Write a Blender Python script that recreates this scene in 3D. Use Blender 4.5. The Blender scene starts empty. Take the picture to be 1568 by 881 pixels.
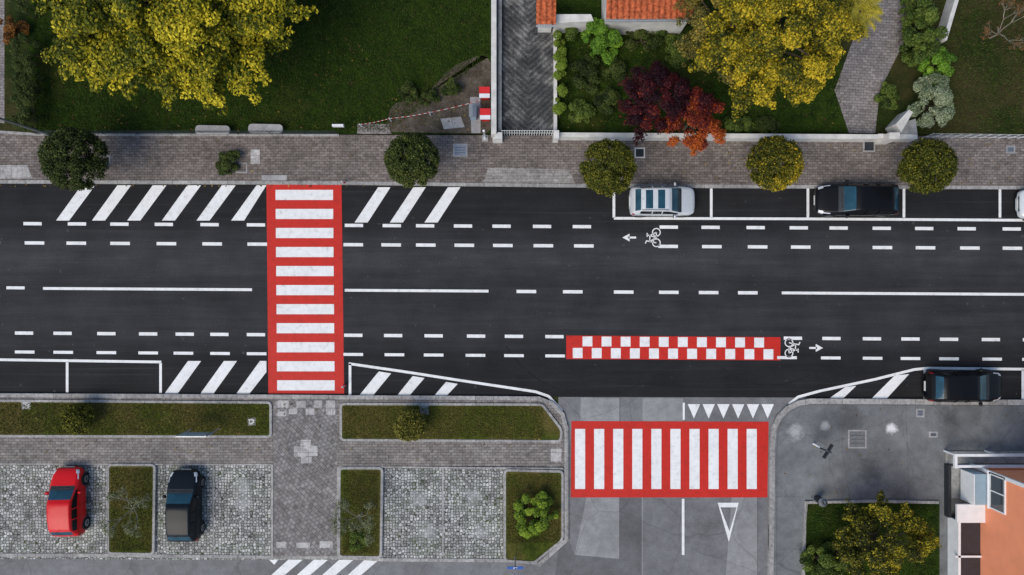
import bpy, math, random, bmesh
import numpy as np
from mathutils import Vector
S=28.0; H=37.0
def P(px,py,h=0.0):
    k=(H-h)/H
    return ((px-784)/S*k,(440.5-py)/S*k)
scene=bpy.context.scene
col=scene.collection
# ------------------------------------------------------------ node helpers
def base(name,rough=0.8,spec=0.3,metal=0.0):
    m=bpy.data.materials.new(name); m.use_nodes=True
    nt=m.node_tree; b=nt.nodes['Principled BSDF']
    b.inputs['Roughness'].default_value=rough
    b.inputs['Specular IOR Level'].default_value=spec
    b.inputs['Metallic'].default_value=metal
    tc=nt.nodes.new('ShaderNodeTexCoord')
    return m,nt,b,tc.outputs['Object']
def c4(c): return (c[0],c[1],c[2],1.0)
def mapping(nt,vec,scale=(1,1,1),rot=0,loc=(0,0,0)):
    n=nt.nodes.new('ShaderNodeMapping'); nt.links.new(vec,n.inputs[0])
    n.inputs['Scale'].default_value=scale; n.inputs['Rotation'].default_value=(0,0,rot); n.inputs['Location'].default_value=loc
    return n.outputs[0]
def noise(nt,vec,scale,detail=4,rough=0.6):
    n=nt.nodes.new('ShaderNodeTexNoise'); nt.links.new(vec,n.inputs['Vector'])
    n.inputs['Scale'].default_value=scale; n.inputs['Detail'].default_value=detail; n.inputs['Roughness'].default_value=rough
    return n.outputs[0]
def ramp(nt,fac,stops,interp='LINEAR'):
    n=nt.nodes.new('ShaderNodeValToRGB'); nt.links.new(fac,n.inputs[0]); cr=n.color_ramp; cr.interpolation=interp
    while len(cr.elements)<len(stops): cr.elements.new(0.5)
    for e,(p,c) in zip(cr.elements,stops):
        e.position=p
        e.color=c4(c) if hasattr(c,'__len__') else (c,c,c,1)
    return n.outputs[0]
def mix(nt,fac,a,b,mode='MIX'):
    n=nt.nodes.new('ShaderNodeMix'); n.data_type='RGBA'; n.blend_type=mode
    for i,v in ((0,fac),(6,a),(7,b)):
        if hasattr(v,'is_linked'): nt.links.new(v,n.inputs[i])
        elif i==0: n.inputs[0].default_value=v
        else: n.inputs[i].default_value=c4(v)
    return n.outputs[2]
def math_(nt,op,a,b=None):
    n=nt.nodes.new('ShaderNodeMath'); n.operation=op
    for i,v in ((0,a),(1,b)):
        if v is None: continue
        if hasattr(v,'is_linked'): nt.links.new(v,n.inputs[i])
        else: n.inputs[i].default_value=v
    return n.outputs[0]
def bump(nt,b,h,strength=0.5,dist=0.02):
    n=nt.nodes.new('ShaderNodeBump'); nt.links.new(h,n.inputs['Height'])
    n.inputs['Strength'].default_value=strength; n.inputs['Distance'].default_value=dist
    nt.links.new(n.outputs[0],b.inputs['Normal'])
def setc(nt,b,c): nt.links.new(c,b.inputs['Base Color'])
def spot(nt,v,px,py,r,soft=.5):
    """soft round stain mask around a place on the ground, edge broken by noise"""
    x,y=P(px,py); n=nt.nodes.new('ShaderNodeVectorMath'); n.operation='DISTANCE'
    s=nt.nodes.new('ShaderNodeSeparateXYZ'); nt.links.new(v,s.inputs[0]); c=nt.nodes.new('ShaderNodeCombineXYZ')
    nt.links.new(s.outputs[0],c.inputs[0]); nt.links.new(s.outputs[1],c.inputs[1])
    nt.links.new(c.outputs[0],n.inputs[0]); n.inputs[1].default_value=(x,y,0)
    d=math_(nt,'ADD',n.outputs['Value'],math_(nt,'MULTIPLY',math_(nt,'SUBTRACT',noise(nt,v,3.0,4,.7),.5),r*1.8))
    return ramp(nt,math_(nt,'DIVIDE',d,r*2),[(0.5-soft*.4,1),(0.5,0)])
def simple(name,c,rough=0.6,spec=0.3,metal=0,var=0.25,scale=3):
    m,nt,b,v=base(name,rough,spec,metal)
    f=noise(nt,v,scale,5,0.6)
    lo=tuple(x*(1-var) for x in c); hi=tuple(min(1,x*(1+var)) for x in c)
    setc(nt,b,ramp(nt,f,[(0.3,lo),(0.7,hi)]))
    return m
# ------------------------------------------------------------ materials
def m_road():
    m,nt,b,v=base('dark_asphalt',0.8,0.2)
    sp=nt.nodes.new('ShaderNodeSeparateXYZ'); nt.links.new(v,sp.inputs[0])
    w=noise(nt,mapping(nt,v,(0.05,0.5,1)),1.0,3)
    yy=math_(nt,'ADD',sp.outputs[1],math_(nt,'MULTIPLY',math_(nt,'SUBTRACT',w,0.5),1.0))
    t=math_(nt,'DIVIDE',math_(nt,'ADD',yy,6.0),12.0)
    B=lambda x:(x,x*1.0,x*1.07)
    c=ramp(nt,t,[(0,B(.014)),(.17,B(.016)),(.25,B(.027)),(.33,B(.032)),(.42,B(.028)),(.52,B(.027)),(.62,B(.040)),(.69,B(.036)),(.78,B(.019)),(1,B(.012))])
    n1=noise(nt,mapping(nt,v,(0.12,1.6,1)),1.3,6,.65)
    c=mix(nt,1.0,c,ramp(nt,n1,[(.3,.75),(.7,1.27)]),'MULTIPLY')
    n2=noise(nt,v,0.5,5,.6)
    c=mix(nt,1.0,c,ramp(nt,n2,[(.3,.78),(.7,1.25)]),'MULTIPLY')
    n3=noise(nt,v,16,3,.8)
    c=mix(nt,1.0,c,ramp(nt,n3,[(.3,.65),(.7,1.4)]),'MULTIPLY')
    n4=noise(nt,mapping(nt,v,(0.06,6.0,1)),1.0,2,.5)
    c=mix(nt,ramp(nt,n4,[(.6,0),(.72,.3)]),c,(.055,.055,.058))
    n5=noise(nt,v,2.7,2,.5)
    c=mix(nt,ramp(nt,n5,[(.70,0),(.76,.5)]),c,(.09,.09,.092))
    setc(nt,b,c); bump(nt,b,n3,.3,.01); return m
def m_grey(name,base_c,contrast=0.3,stains=()):
    m,nt,b,v=base(name,0.7,0.3)
    n1=noise(nt,v,0.35,6,.65); n2=noise(nt,v,2.2,6,.7); n3=noise(nt,v,18,3,.8)
    c=ramp(nt,n1,[(.3,tuple(x*(1-contrast) for x in base_c)),(.7,tuple(x*(1+contrast) for x in base_c))])
    c=mix(nt,1.0,c,ramp(nt,n2,[(.3,.8),(.7,1.2)]),'MULTIPLY')
    c=mix(nt,1.0,c,ramp(nt,n3,[(.3,.78),(.7,1.22)]),'MULTIPLY')
    for (px,py,r,s,k,cc) in stains: c=mix(nt,math_(nt,'MULTIPLY',spot(nt,v,px,py,r,s),k),c,cc)
    vo=nt.nodes.new('ShaderNodeTexVoronoi'); vo.feature='DISTANCE_TO_EDGE'
    tn=nt.nodes.new('ShaderNodeTexNoise'); nt.links.new(v,tn.inputs['Vector']); tn.inputs['Scale'].default_value=1.2; tn.inputs['Detail'].default_value=5
    nt.links.new(mix(nt,.35,v,tn.outputs[1],'ADD'),vo.inputs['Vector']); vo.inputs['Scale'].default_value=0.22
    c=mix(nt,ramp(nt,vo.outputs[0],[(.0,.4),(.006,.0)]),c,(.045,.045,.045))
    setc(nt,b,c); bump(nt,b,n3,.25,.01); return m
def m_paint(name,c,worn):
    m,nt,b,v=base(name,0.6,0.3)
    n1=noise(nt,v,3.5,8,.75); n2=noise(nt,v,22,4,.8); n0=noise(nt,v,.6,3)
    cc=ramp(nt,n1,[(.30,tuple(x*.78 for x in c)),(.55,c)])
    cc=mix(nt,1.0,cc,ramp(nt,n0,[(.3,.9),(.7,1.0)]),'MULTIPLY')
    f=mix(nt,1.0,ramp(nt,n1,[(.27,.8),(.40,0)]),ramp(nt,n2,[(.45,1),(.6,.1)]),'MULTIPLY')
    cc=mix(nt,f,cc,worn)
    cc=mix(nt,ramp(nt,n2,[(.66,0),(.74,.4)]),cc,worn)
    setc(nt,b,cc); return m
def m_paver(name,c1,c2,mortar,w=.28,hh=.14,rot=0.0,dirt=(.78,1.22)):
    m,nt,b,v=base(name,0.8,0.2)
    br=nt.nodes.new('ShaderNodeTexBrick'); nt.links.new(mapping(nt,v,(1,1,1),rot),br.inputs['Vector'])
    br.inputs['Scale'].default_value=1; br.inputs['Brick Width'].default_value=w; br.inputs['Row Height'].default_value=hh
    br.inputs['Mortar Size'].default_value=.012; br.inputs['Mortar Smooth'].default_value=.3
    br.inputs['Color1'].default_value=c4(c1); br.inputs['Color2'].default_value=c4(c2); br.inputs['Mortar'].default_value=c4(mortar)
    c=br.outputs[0]
    n1=noise(nt,v,.6,5,.65); n2=noise(nt,v,6,4,.7); n4=noise(nt,v,1.7,6,.7)
    c=mix(nt,1.0,c,ramp(nt,n1,[(.3,dirt[0]),(.7,dirt[1])]),'MULTIPLY')
    c=mix(nt,1.0,c,ramp(nt,n2,[(.3,.65),(.7,1.35)]),'MULTIPLY')
    c=mix(nt,ramp(nt,n4,[(.58,0),(.72,.6)]),c,tuple(x*.45 for x in c1))
    setc(nt,b,c); return m
def m_cobble():
    m,nt,b,v=base('grass_paver_stone',0.85,0.2)
    def vor(f):
        vo=nt.nodes.new('ShaderNodeTexVoronoi'); vo.feature=f; nt.links.new(v,vo.inputs['Vector']); vo.inputs['Scale'].default_value=6.3; vo.inputs['Randomness'].default_value=.6; return vo
    vo=vor('DISTANCE_TO_EDGE'); vc=vor('F1')
    bw=nt.nodes.new('ShaderNodeSeparateColor'); nt.links.new(vc.outputs['Color'],bw.inputs[0])
    st=ramp(nt,bw.outputs[0],[(0,(.19,.19,.185)),(.5,(.34,.34,.33)),(1,(.54,.535,.52))])
    n=noise(nt,v,.45,4); gap=mix(nt,ramp(nt,n,[(.4,0),(.6,1)]),(.05,.048,.04),(.06,.075,.028))
    c=mix(nt,ramp(nt,vo.outputs[0],[(.05,1),(.15,0)]),st,gap)
    c=mix(nt,1.0,c,ramp(nt,noise(nt,v,1.1,5),[(.3,.72),(.7,1.28)]),'MULTIPLY')
    for px,py in ((640,765),(725,760),(655,815),(735,815),(372,770),(372,745)): c=mix(nt,math_(nt,'MULTIPLY',spot(nt,v,px,py,.55,.9),.5),c,(.42,.42,.42))
    for px,py in ((45,790),(138,765),(385,820),(650,740),(705,800)): c=mix(nt,math_(nt,'MULTIPLY',spot(nt,v,px,py,.3,.9),.6),c,(.05,.05,.045))
    gr=noise(nt,v,.9,6,.7)
    c=mix(nt,ramp(nt,gr,[(.56,0),(.68,.45)]),c,(.08,.10,.04))
    setc(nt,b,c); bump(nt,b,vo.outputs[0],.3,.02); return m
def m_grass(name,d,mid,br,bf=.5):
    m,nt,b,v=base(name,0.95,0.1)
    n1=noise(nt,v,.35,5,.6); n2=noise(nt,v,2.0,6,.7); n3=noise(nt,v,11,5,.8)
    c=mix(nt,ramp(nt,n2,[(.35,0),(.65,1)]),d,mid)
    c=mix(nt,ramp(nt,n1,[(bf,0),(bf+.17,.8)]),c,br)
    c=mix(nt,1.0,c,ramp(nt,n3,[(.3,.5),(.7,1.6)]),'MULTIPLY')
    setc(nt,b,c); bump(nt,b,n3,.8,.06); return m
def m_driveway():
    m,nt,b,v=base('ribbed_concrete',0.8,0.2)
    sp=nt.nodes.new('ShaderNodeSeparateXYZ'); nt.links.new(v,sp.inputs[0])
    xc=(809-784)/S
    a=math_(nt,'ABSOLUTE',math_(nt,'SUBTRACT',sp.outputs[0],xc))
    vv=math_(nt,'ADD',math_(nt,'MULTIPLY',a,-0.9),sp.outputs[1])
    s=math_(nt,'SINE',math_(nt,'MULTIPLY',vv,2*math.pi/.33))
    n1=noise(nt,v,1.0,7,.75); n2=noise(nt,v,9,4,.8)
    c=ramp(nt,n1,[(.35,(.035,.036,.037)),(.50,(.075,.075,.074)),(.62,(.22,.215,.205))])
    c=mix(nt,1.0,c,ramp(nt,s,[(.0,.7),(.6,1.12)]),'MULTIPLY')
    c=mix(nt,1.0,c,ramp(nt,n2,[(.3,.6),(.7,1.4)]),'MULTIPLY')
    setc(nt,b,c); return m
def m_leaf():
    m,nt,b,v=base('leaf',0.65,0.15)
    a=nt.nodes.new('ShaderNodeAttribute'); a.attribute_name='Col'
    setc(nt,b,a.outputs['Color']); return m
def m_carpaint(name,c,metal=0.0,spec=.3):
    m,nt,b,v=base(name,0.4,spec,metal)
    f=noise(nt,v,9,4); setc(nt,b,ramp(nt,f,[(.3,tuple(x*.85 for x in c)),(.7,c)]))
    b.inputs['Coat Weight'].default_value=.12; b.inputs['Coat Roughness'].default_value=.1
    return m
M={}
M['road']=m_road()
M['side']=m_grey('worn_asphalt',(.165,.165,.168),contrast=.28)
M['patchL']=m_grey('light_asphalt_patch',(.25,.25,.25),contrast=.2)
M['patchD']=m_grey('dark_asphalt_patch',(.12,.12,.123),contrast=.25)
st_=(.5,.51,.51); dk=(.06,.062,.065)
M['plaza']=m_grey('plaza_concrete',(.145,.152,.155),.35,[(1364,656,.36,.9,.8,(.85,.85,.85)),(1217,661,.5,.9,.6,st_),(1262,652,.3,.9,.5,st_),(1300,640,.9,1,.7,dk),(1450,640,.8,1,.7,dk),(1330,720,1.0,1,.7,dk)])
M['conc']=m_grey('pale_concrete',(.32,.315,.31),contrast=.2)
M['white']=m_paint('white_road_paint',(.85,.85,.83),(.12,.12,.12))
M['red']=m_paint('red_road_paint',(.58,.022,.012),(.16,.03,.025))
M['paverU']=m_paver('brown_paver',(.135,.113,.10),(.22,.187,.168),(.065,.056,.05))
M['paverL']=m_paver('grey_paver',(.18,.158,.145),(.26,.238,.22),(.08,.071,.064),.3,.15)
M['paverC']=m_paver('walk_paver',(.165,.153,.146),(.26,.245,.235),(.07,.065,.06),.22,.22,math.pi/4)
M['paverP']=m_paver('path_paver',(.19,.17,.162),(.275,.248,.237),(.09,.08,.076),.3,.15,.05)
M['slab']=m_paver('pale_slab',(.36,.345,.33),(.46,.445,.43),(.18,.175,.17),.6,.6)
M['slabU']=m_paver('worn_slab',(.24,.22,.205),(.33,.31,.29),(.13,.12,.11),.5,.16)
M['kerb']=m_paver('kerb_stone',(.27,.26,.25),(.36,.35,.335),(.10,.10,.09),1.0,40)
M['cobble']=m_cobble()
M['lawn']=m_grass('lawn_grass',(.009,.020,.003),(.026,.052,.005),(.045,.05,.010),.54)
M['bed']=m_grass('verge_grass',(.03,.042,.006),(.075,.095,.013),(.12,.092,.03),.42)
M['lawnR']=m_grass('dry_lawn',(.013,.022,.005),(.028,.042,.008),(.055,.045,.018),.42)
M['soil']=m_grass('garden_soil',(.06,.048,.036),(.13,.11,.088),(.045,.05,.018),.55)
M['ground']=m_grass('open_ground',(.03,.04,.012),(.06,.07,.02),(.10,.09,.05),.5)
M['drive']=m_driveway()
M['leaf']=m_leaf()
M['bark']=simple('bark',(.09,.07,.05),.9,.1,var=.5,scale=8)
M['whitewall']=simple('white_render',(.60,.585,.55),.8,.2,var=.2,scale=2)
M['greywall']=simple('grey_render',(.30,.30,.285),.8,.2,var=.3)
M['salmon']=simple('salmon_render',(.86,.31,.165),.85,.15,var=.06,scale=1.2)
M['terra']=simple('terracotta',(.42,.105,.04),.8,.2,var=.6,scale=7)
M['metal']=simple('grey_metal',(.32,.34,.36),.4,.5,.6,var=.1)
M['dmetal']=simple('dark_metal',(.03,.035,.04),.5,.4,.3,var=.2)
M['wmetal']=simple('white_metal',(.74,.75,.76),.5,.4,var=.08)
M['bmetal']=simple('blue_sign_enamel',(.02,.10,.42),.4,.5,var=.08)
M['redp']=simple('red_plastic',(.62,.02,.02),.4,.5,var=.1)
M['cyan']=simple('pale_blue_panel',(.28,.38,.45),.4,.5,var=.1)
M['glass']=simple('window_glass',(.02,.03,.04),.05,.8,var=.2)
M['cglass']=simple('car_glass',(.018,.065,.10),.14,.3,var=.35,scale=1.5)
M['sglass']=simple('car_side_glass',(.008,.01,.012),.15,.3,var=.15)
M['rubber']=simple('tyre_rubber',(.012,.012,.012),.85,.2,var=.2)
M['rim']=simple('alloy_rim',(.4,.4,.42),.35,.5,.7,var=.1)
M['lamp']=simple('headlamp_lens',(.6,.62,.65),.1,.8,var=.1)
M['tail']=simple('tail_lamp_lens',(.35,.01,.01),.15,.7,var=.1)
M['plate']=simple('number_plate',(.75,.75,.72),.5,.4,var=.05)
M['twig']=simple('pale_twig',(.26,.24,.19),.9,.1,var=.3)
M['palm']=simple('palm_frond',(.34,.28,.02),.6,.3,var=.5,scale=4)
M['scuff']=simple('tyre_rubber_scuff',(.013,.013,.014),.8,.2,var=.5,scale=5)
# ------------------------------------------------------------ mesh helpers
def mk(name,verts,faces,mats,fm=None,parent=None,smooth=False):
    me=bpy.data.meshes.new(name); me.from_pydata([tuple(v) for v in verts],[],faces)
    for m in mats: me.materials.append(m)
    if fm: me.polygons.foreach_set('material_index',fm)
    if smooth: me.polygons.foreach_set('use_smooth',[True]*len(me.polygons))
    me.update(); ob=bpy.data.objects.new(name,me); col.objects.link(ob)
    if parent: ob.parent=parent
    return ob
def empty(name,loc=(0,0,0),rz=0):
    e=bpy.data.objects.new(name,None); e.empty_display_size=.3; e.location=loc; e.rotation_euler=(0,0,rz); col.objects.link(e); return e
class G:
    def __init__(s): s.v=[];s.f=[];s.m=[];s.mats=[]
    def mi(s,m):
        if m not in s.mats: s.mats.append(m)
        return s.mats.index(m)
    def add(s,v,f,m):
        o=len(s.v); s.v+=[tuple(x) for x in v]; i=s.mi(m)
        for q in f: s.f.append([k+o for k in q]); s.m.append(i)
    def poly(s,pts,z,m,h=0):
        w=[P(a,b,h) for a,b in pts]
        ar=sum(w[i][0]*w[(i+1)%len(w)][1]-w[(i+1)%len(w)][0]*w[i][1] for i in range(len(w)))
        if ar<0: w=w[::-1]
        s.add([(x,y,z) for x,y in w],[list(range(len(w)))],m)
    def prism(s,pts,z0,z1,m,h=0):
        w=[P(a,b,h) for a,b in pts]; n=len(w)
        ar=sum(w[i][0]*w[(i+1)%n][1]-w[(i+1)%n][0]*w[i][1] for i in range(n))
        if ar<0: w=w[::-1]
        s.add([(x,y,z1) for x,y in w]+[(x,y,z0) for x,y in w],[list(range(n))]+[[i,i+n,(i+1)%n+n,(i+1)%n] for i in range(n)],m)
    def rib(s,pts,wd,z,m,z0=None,closed=False,h=0):
        q=[Vector(P(a,b,h)) for a,b in pts]; n=len(q); wd=wd/S/2; L=[];R=[]
        for i in range(n):
            if closed: a=q[i-1]; c=q[(i+1)%n]
            else: a=q[max(i-1,0)]; c=q[min(i+1,n-1)]
            d1=(q[i]-a); d2=(c-q[i])
            d1=d1.normalized() if d1.length>1e-6 else d2.normalized()
            d2=d2.normalized() if d2.length>1e-6 else d1
            t=(d1+d2).normalized(); nn=Vector((-t.y,t.x)); k=1/max(.4,nn.dot(Vector((-d1.y,d1.x))))
            L.append(q[i]+nn*wd*k); R.append(q[i]-nn*wd*k)
        v=[(p.x,p.y,z) for p in L]+[(p.x,p.y,z) for p in R]
        rng=range(n if closed else n-1)
        f=[[i,i+n,(i+1)%n+n,(i+1)%n] for i in rng]
        if z0 is not None:
            v+=[(p.x,p.y,z0) for p in L]+[(p.x,p.y,z0) for p in R]
            for i in rng:
                j=(i+1)%n; f.append([i,j,j+2*n,i+2*n]); f.append([j+n,i+n,i+3*n,j+3*n])
            if not closed:
                f.append([0,2*n,3*n,n]); f.append([n-1,2*n-1,4*n-1,3*n-1])
        s.add(v,f,m)
    def box(s,x0,x1,y0,y1,z0,z1,m):
        v=[(x,y,z) for z in (z0,z1) for y in (y0,y1) for x in (x0,x1)]
        s.add(v,[[0,2,3,1],[4,5,7,6],[0,1,5,4],[2,6,7,3],[0,4,6,2],[1,3,7,5]],m)
    def tube(s,path,rad,m,n=8,cap=True):
        path=[Vector(p) for p in path]; o=[]; k=len(path)
        for i,p in enumerate(path):
            d=(path[min(i+1,k-1)]-path[max(i-1,0)]).normalized()
            u=d.cross(Vector((0,0,1)) if abs(d.z)<.9 else Vector((1,0,0))).normalized(); w=d.cross(u)
            r=rad[i] if hasattr(rad,'__len__') else rad
            for j in range(n):
                a=2*math.pi*j/n; o.append(p+u*math.cos(a)*r+w*math.sin(a)*r)
        f=[[i*n+j,i*n+(j+1)%n,(i+1)*n+(j+1)%n,(i+1)*n+j] for i in range(k-1) for j in range(n)]
        if cap: f+= [list(range(n)),[ (k-1)*n+j for j in range(n)][::-1]]
        s.add(o,f,m)
    def ball(s,c,r,m,nu=12,nv=8):
        v=[];f=[]
        for i in range(nv+1):
            th=math.pi*i/nv
            for j in range(nu):
                a=2*math.pi*j/nu; v.append((c[0]+r[0]*math.sin(th)*math.cos(a),c[1]+r[1]*math.sin(th)*math.sin(a),c[2]+r[2]*math.cos(th)))
        for i in range(nv):
            for j in range(nu): f.append([i*nu+j,(i+1)*nu+j,(i+1)*nu+(j+1)%nu,i*nu+(j+1)%nu])
        s.add(v,f,m)
    def done(s,name,parent=None,smooth=False): return mk(name,s.v,s.f,s.mats,s.m,parent,smooth)
def rnd(pts,r=5,n=4):
    out=[];N=len(pts)
    for i in range(N):
        p=Vector(pts[i]);a=Vector(pts[i-1]);c=Vector(pts[(i+1)%N])
        A=p+(a-p).normalized()*r; C=p+(c-p).normalized()*r
        for k in range(n+1):
            t=k/n; q=A*(1-t)**2+p*2*t*(1-t)+C*t*t; out.append((q.x,q.y))
    return out
# ------------------------------------------------------------ ground, road
g=G(); g.add([(-900,-900,-.08),(900,-900,-.08),(900,900,-.08),(-900,900,-.08)],[[0,1,2,3]],M['ground']); g.done('ground')
g=G(); g.poly([(-2500,272),(525,282),(870,286),(1568,289),(4000,300),(4000,622),(1568,612),(1225,609),(800,608),(0,605),(-2500,596)],0,M['road']); g.done('main_road')
g=G(); g.poly([(855,596),(1250,596),(1200,640),(1195,1500),(4000,1500),(4000,1900),(-2500,1900),(-2500,845),(800,850),(855,800)],-.006,M['side']); g.done('side_road')
g=G()
g.poly([(889,609),(949,610),(949,645),(889,645)],-.002,M['patchL'])
g.poly([(984,610),(1046,610),(1046,645),(984,645)],-.002,M['patchL'])
g.poly([(898,762),(948,762),(948,856),(880,850)],-.002,M['patchL'])
g.poly([(948,762),(982,762),(982,1200),(948,1200)],-.002,M['patchD'])
g.poly([(1120,762),(1160,762),(1160,900),(1110,900)],-.002,M['patchL'])
g.poly([(860,800),(880,850),(948,856),(948,960),(840,960)],-.002,M['patchD'])
g.rib([(949,610),(949,645)],1.2,.001,M['patchD']); g.rib([(984,762),(984,1100)],1.2,.001,M['patchL']); g.rib([(1160,762),(1160,1000)],1.2,.001,M['patchD'])
g.done('asphalt_patches')
g=G()
def arc(cx,cy,r,a0,a1,w): g.rib([(cx+r*math.cos(math.radians(a)),cy+r*math.sin(math.radians(a))) for a in np.linspace(a0,a1,18)],w,.003,M['scuff'])
arc(905,455,150,95,150,2.0); arc(905,455,152,60,85,1.5); arc(1180,470,120,60,130,1.8)
g.done('tyre_marks')
# ------------------------------------------------------------ markings
ZR,ZW=.006,.011
W=M['white'];R=M['red']
g=G()
for x in (86,141,195,248,301,354): g.poly([(x,338),(x+20,338),(x+60 if x<354 else x+54,284),(x+39,284)],ZW,W)
for x in (543,597,650): g.poly([(x,341),(x+20,341),(x+55,287),(x+36,287)],ZW,W)
for x in (252,307): g.poly([(x,603),(x+20,603),(x+56,553),(x+36,553)],ZW,W)
g.poly([(362,603),(382,603),(408,570),(408,553),(398,553)],ZW,W)
g.poly([(550,606),(571,606),(599,572),(580,569)],ZW,W)
g.poly([(608,606),(627,606),(650,579),(632,576)],ZW,W)
g.poly([(665,606),(684,606),(701,588),(683,585)],ZW,W)
g.poly([(1270,610),(1291,610),(1311,591),(1294,593)],ZW,W)
g.poly([(1334,611),(1357,611),(1392,573),(1370,575)],ZW,W)
g.done('hatched_road_marking')
def ly(x,y0,y1): return y0+(y1-y0)*x/1568
g=G()
def dash(x,y,l=30,t=5): g.poly([(x-l/2,y-t/2-.1),(x+l/2,y-t/2+.1),(x+l/2,y+t/2+.1),(x-l/2,y+t/2-.1)],ZW,W)
for x in (-85,-18,50,118,183,251,321,392,542,600,651,709,768,830,891,1024,1088,1157,1223,1284,1350,1415,1480,1549,1615,1680): dash(x,ly(x,342.5,351),28)
for x in (-80,-15,53,117,184,255,325,394,541,599,652,711,770,832,894,1023,1090,1160,1226,1285,1351,1417,1485,1550,1616,1680): dash(x,ly(x,372,380.5),30)
for x in (-90,-25,37,96,163,227,283,336,392,541,602,664,729,787,849,1214,1273,1335,1394,1453,1517,1580,1640): dash(x,ly(x,510,520.5),28)
for x in (-90,-25,38,97,163,227,281,337,393,541,604,664,728,787,850,1205,1272,1336,1394,1453,1519,1580,1640): dash(x,ly(x,539,550.5),30,4.5)
g.done('bicycle_lane_marking')
g=G()
dash(24,441,28,4.5)
for a,b_ in ((66,386),(528,748),(1197,1900),(-500,-60)): g.rib([(a,ly(a,441.5,451)),(b_,ly(b_,441.5,451))],4.2,ZW,W)
for x in (806,877,955,1024,1085,1145): dash(x,ly(x,442,451),30)
g.done('centre_line_marking')
g=G()
g.rib([(-600,547),(0,551),(247,554.5)],4,ZW,W); g.rib([(103,554),(103,601)],4,ZW,W); g.rib([(246,556),(246,602)],4,ZW,W); g.rib([(-45,552),(-45,601)],4,ZW,W)
g.rib([(536,557),(536,606)],4,ZW,W); g.rib([(534,557),(620,569.5),(700,582),(790,595.5),(820,600),(840,607),(861,629)],4,ZW,W)
g.rib([(940,334.5),(1250,335.5),(1568,337.5),(2200,342)],4,ZW,W)
for x in (940,1089,1237,1384,1531,1680): g.rib([(x,289),(x,333.4)],4,ZW,W)
g.rib([(1208,619),(1222,608),(1255,599),(1340,581),(1400,566),(1420,564),(1568,565.5),(2200,569)],4,ZW,W)
for x in (1416,1566,1716): g.rib([(x,566.4),(x,612)],4,ZW,W)
g.done('parking_bay_marking')
g=G()
g.poly([(408,283),(523,283),(527,603),(411,603)],ZR,R)
for i in range(11):
    y=291+29.15*i; d=i*.25
    g.poly([(422+d,y),(510+d,y),(510+d,y+15.5),(422+d,y+15.5)],ZW,W)
g.done('pedestrian_crossing')
g=G()
g.poly([(875,645),(1177,646),(1175,762),(874,762)],.001,R)
for i in range(10):
    x=880.5+29.2*i; g.poly([(x,657),(x+15.5,657),(x+15.5,749),(x,749)],ZR,W)
g.done('pedestrian_crossing')
g=G(); g.poly([(867,514),(1195,516.5),(1195,552),(867,550)],ZR,R)
for i in range(10):
    x=892+29.2*i; y=515.5+i*.2; g.poly([(x,y),(x+15,y),(x+15,y+15),(x,y+15)],ZW,W)
for i in range(11):
    x=877+29.2*i; y=533+i*.2; g.poly([(x,y),(x+15,y),(x+15,y+15.5),(x,y+15.5)],ZW,W)
g.done('bicycle_crossing_marking')
g=G()
g.rib([(1047,617),(1047,643)],3,ZR,W)
for i in range(6):
    x=1053+22.6*i; g.poly([(x,619),(x+19,619),(x+9.5,641)],ZR,W)
g.rib([(1046,764),(1046,850)],4,ZR,W)
g.poly([(1099,770),(1131,770),(1128,777),(1103,777)],ZR,W); g.poly([(1099,770),(1103,777),(1117,814),(1116,830)],ZR,W); g.poly([(1131,770),(1128,777),(1117,814),(1116,830)],ZR,W)
g.done('give_way_marking')
g=G()
for x in (429,468,507,546): g.poly([(x-24,890),(x-4,890),(x+36,856),(x+14,856)],ZR,W)
g.poly([(410,855),(428,855),(420,865)],ZR,W)
g.poly([(380,892),(560,890),(560,930),(380,930)],ZR,W)
g.done('hatched_road_marking')
def bike(cx,cy,s):
    g=G()
    T=lambda u,v:(cx+s*v, cy-s*u)
    for u in (-8,8): g.rib([T(u+6*math.cos(a),-6+6*math.sin(a)) for a in np.linspace(0,2*math.pi,14,endpoint=False)],1.5,ZW,W,closed=True)
    for ln in ([(-8,-6),(-3,4),(6,4)],[(-8,-6),(0,-6),(6,4)],[(8,-6),(5,9),(9,11)],[(0,-6),(-4,8)],[(-7,8),(-1,8)]):
        g.rib([T(*p) for p in ln],1.6,ZW,W)
    ax=32*s
    g.rib([(cx+ax-7*s,cy),(cx+ax+5*s,cy)],3,ZW,W)
    g.poly([(cx+ax+3*s,cy-6),(cx+ax+3*s,cy+6),(cx+ax+14*s,cy)],ZW,W)
    g.done('bicycle_symbol_marking')
bike(999,364,-1); bike(1214,533,1)
# ------------------------------------------------------------ pavements
kT=[(-2500,268),(0,279),(525,281),(870,285),(1568,288),(4000,297)]
g=G(); g.prism([(-2500,200),(4000,216)]+kT[::-1],-.05,.12,M['paverU']); g.done('pavement')
g=G(); g.rib(kT,5,.135,M['kerb'],-.05)
g.rib([(-2500,198),(0,203),(60,207),(520,208)],4,.16,M['kerb'],-.05)
g.done('kerb')
g=G()
g.poly([(-60,254),(44,254),(52,274),(-60,274)],.124,M['slab']); g.poly([(748,258),(870,260),(880,281),(740,280)],.124,M['slabU'])
g.poly([(385,230),(399,230),(399,252),(385,252)],.125,M['slab'])
g.poly([(402,269),(440,269),(440,277),(402,277)],.124,M['conc'])
g.done('pale_paving')
kL=[(-2500,596),(0,605),(411,607),(530,608),(700,609),(825,610),(846,618),(861,634),(867,655),(867,722),(867,826),(824,864)]
g=G(); g.prism(kL[:9]+[(867,713),(519,713),(519,851),(417,851),(417,711),(-2500,709)],-.05,.10,M['paverL']); g.done('pavement')
g=G(); g.poly([(420,611),(517,611),(517,850),(420,850)],.104,M['paverC'])
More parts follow.
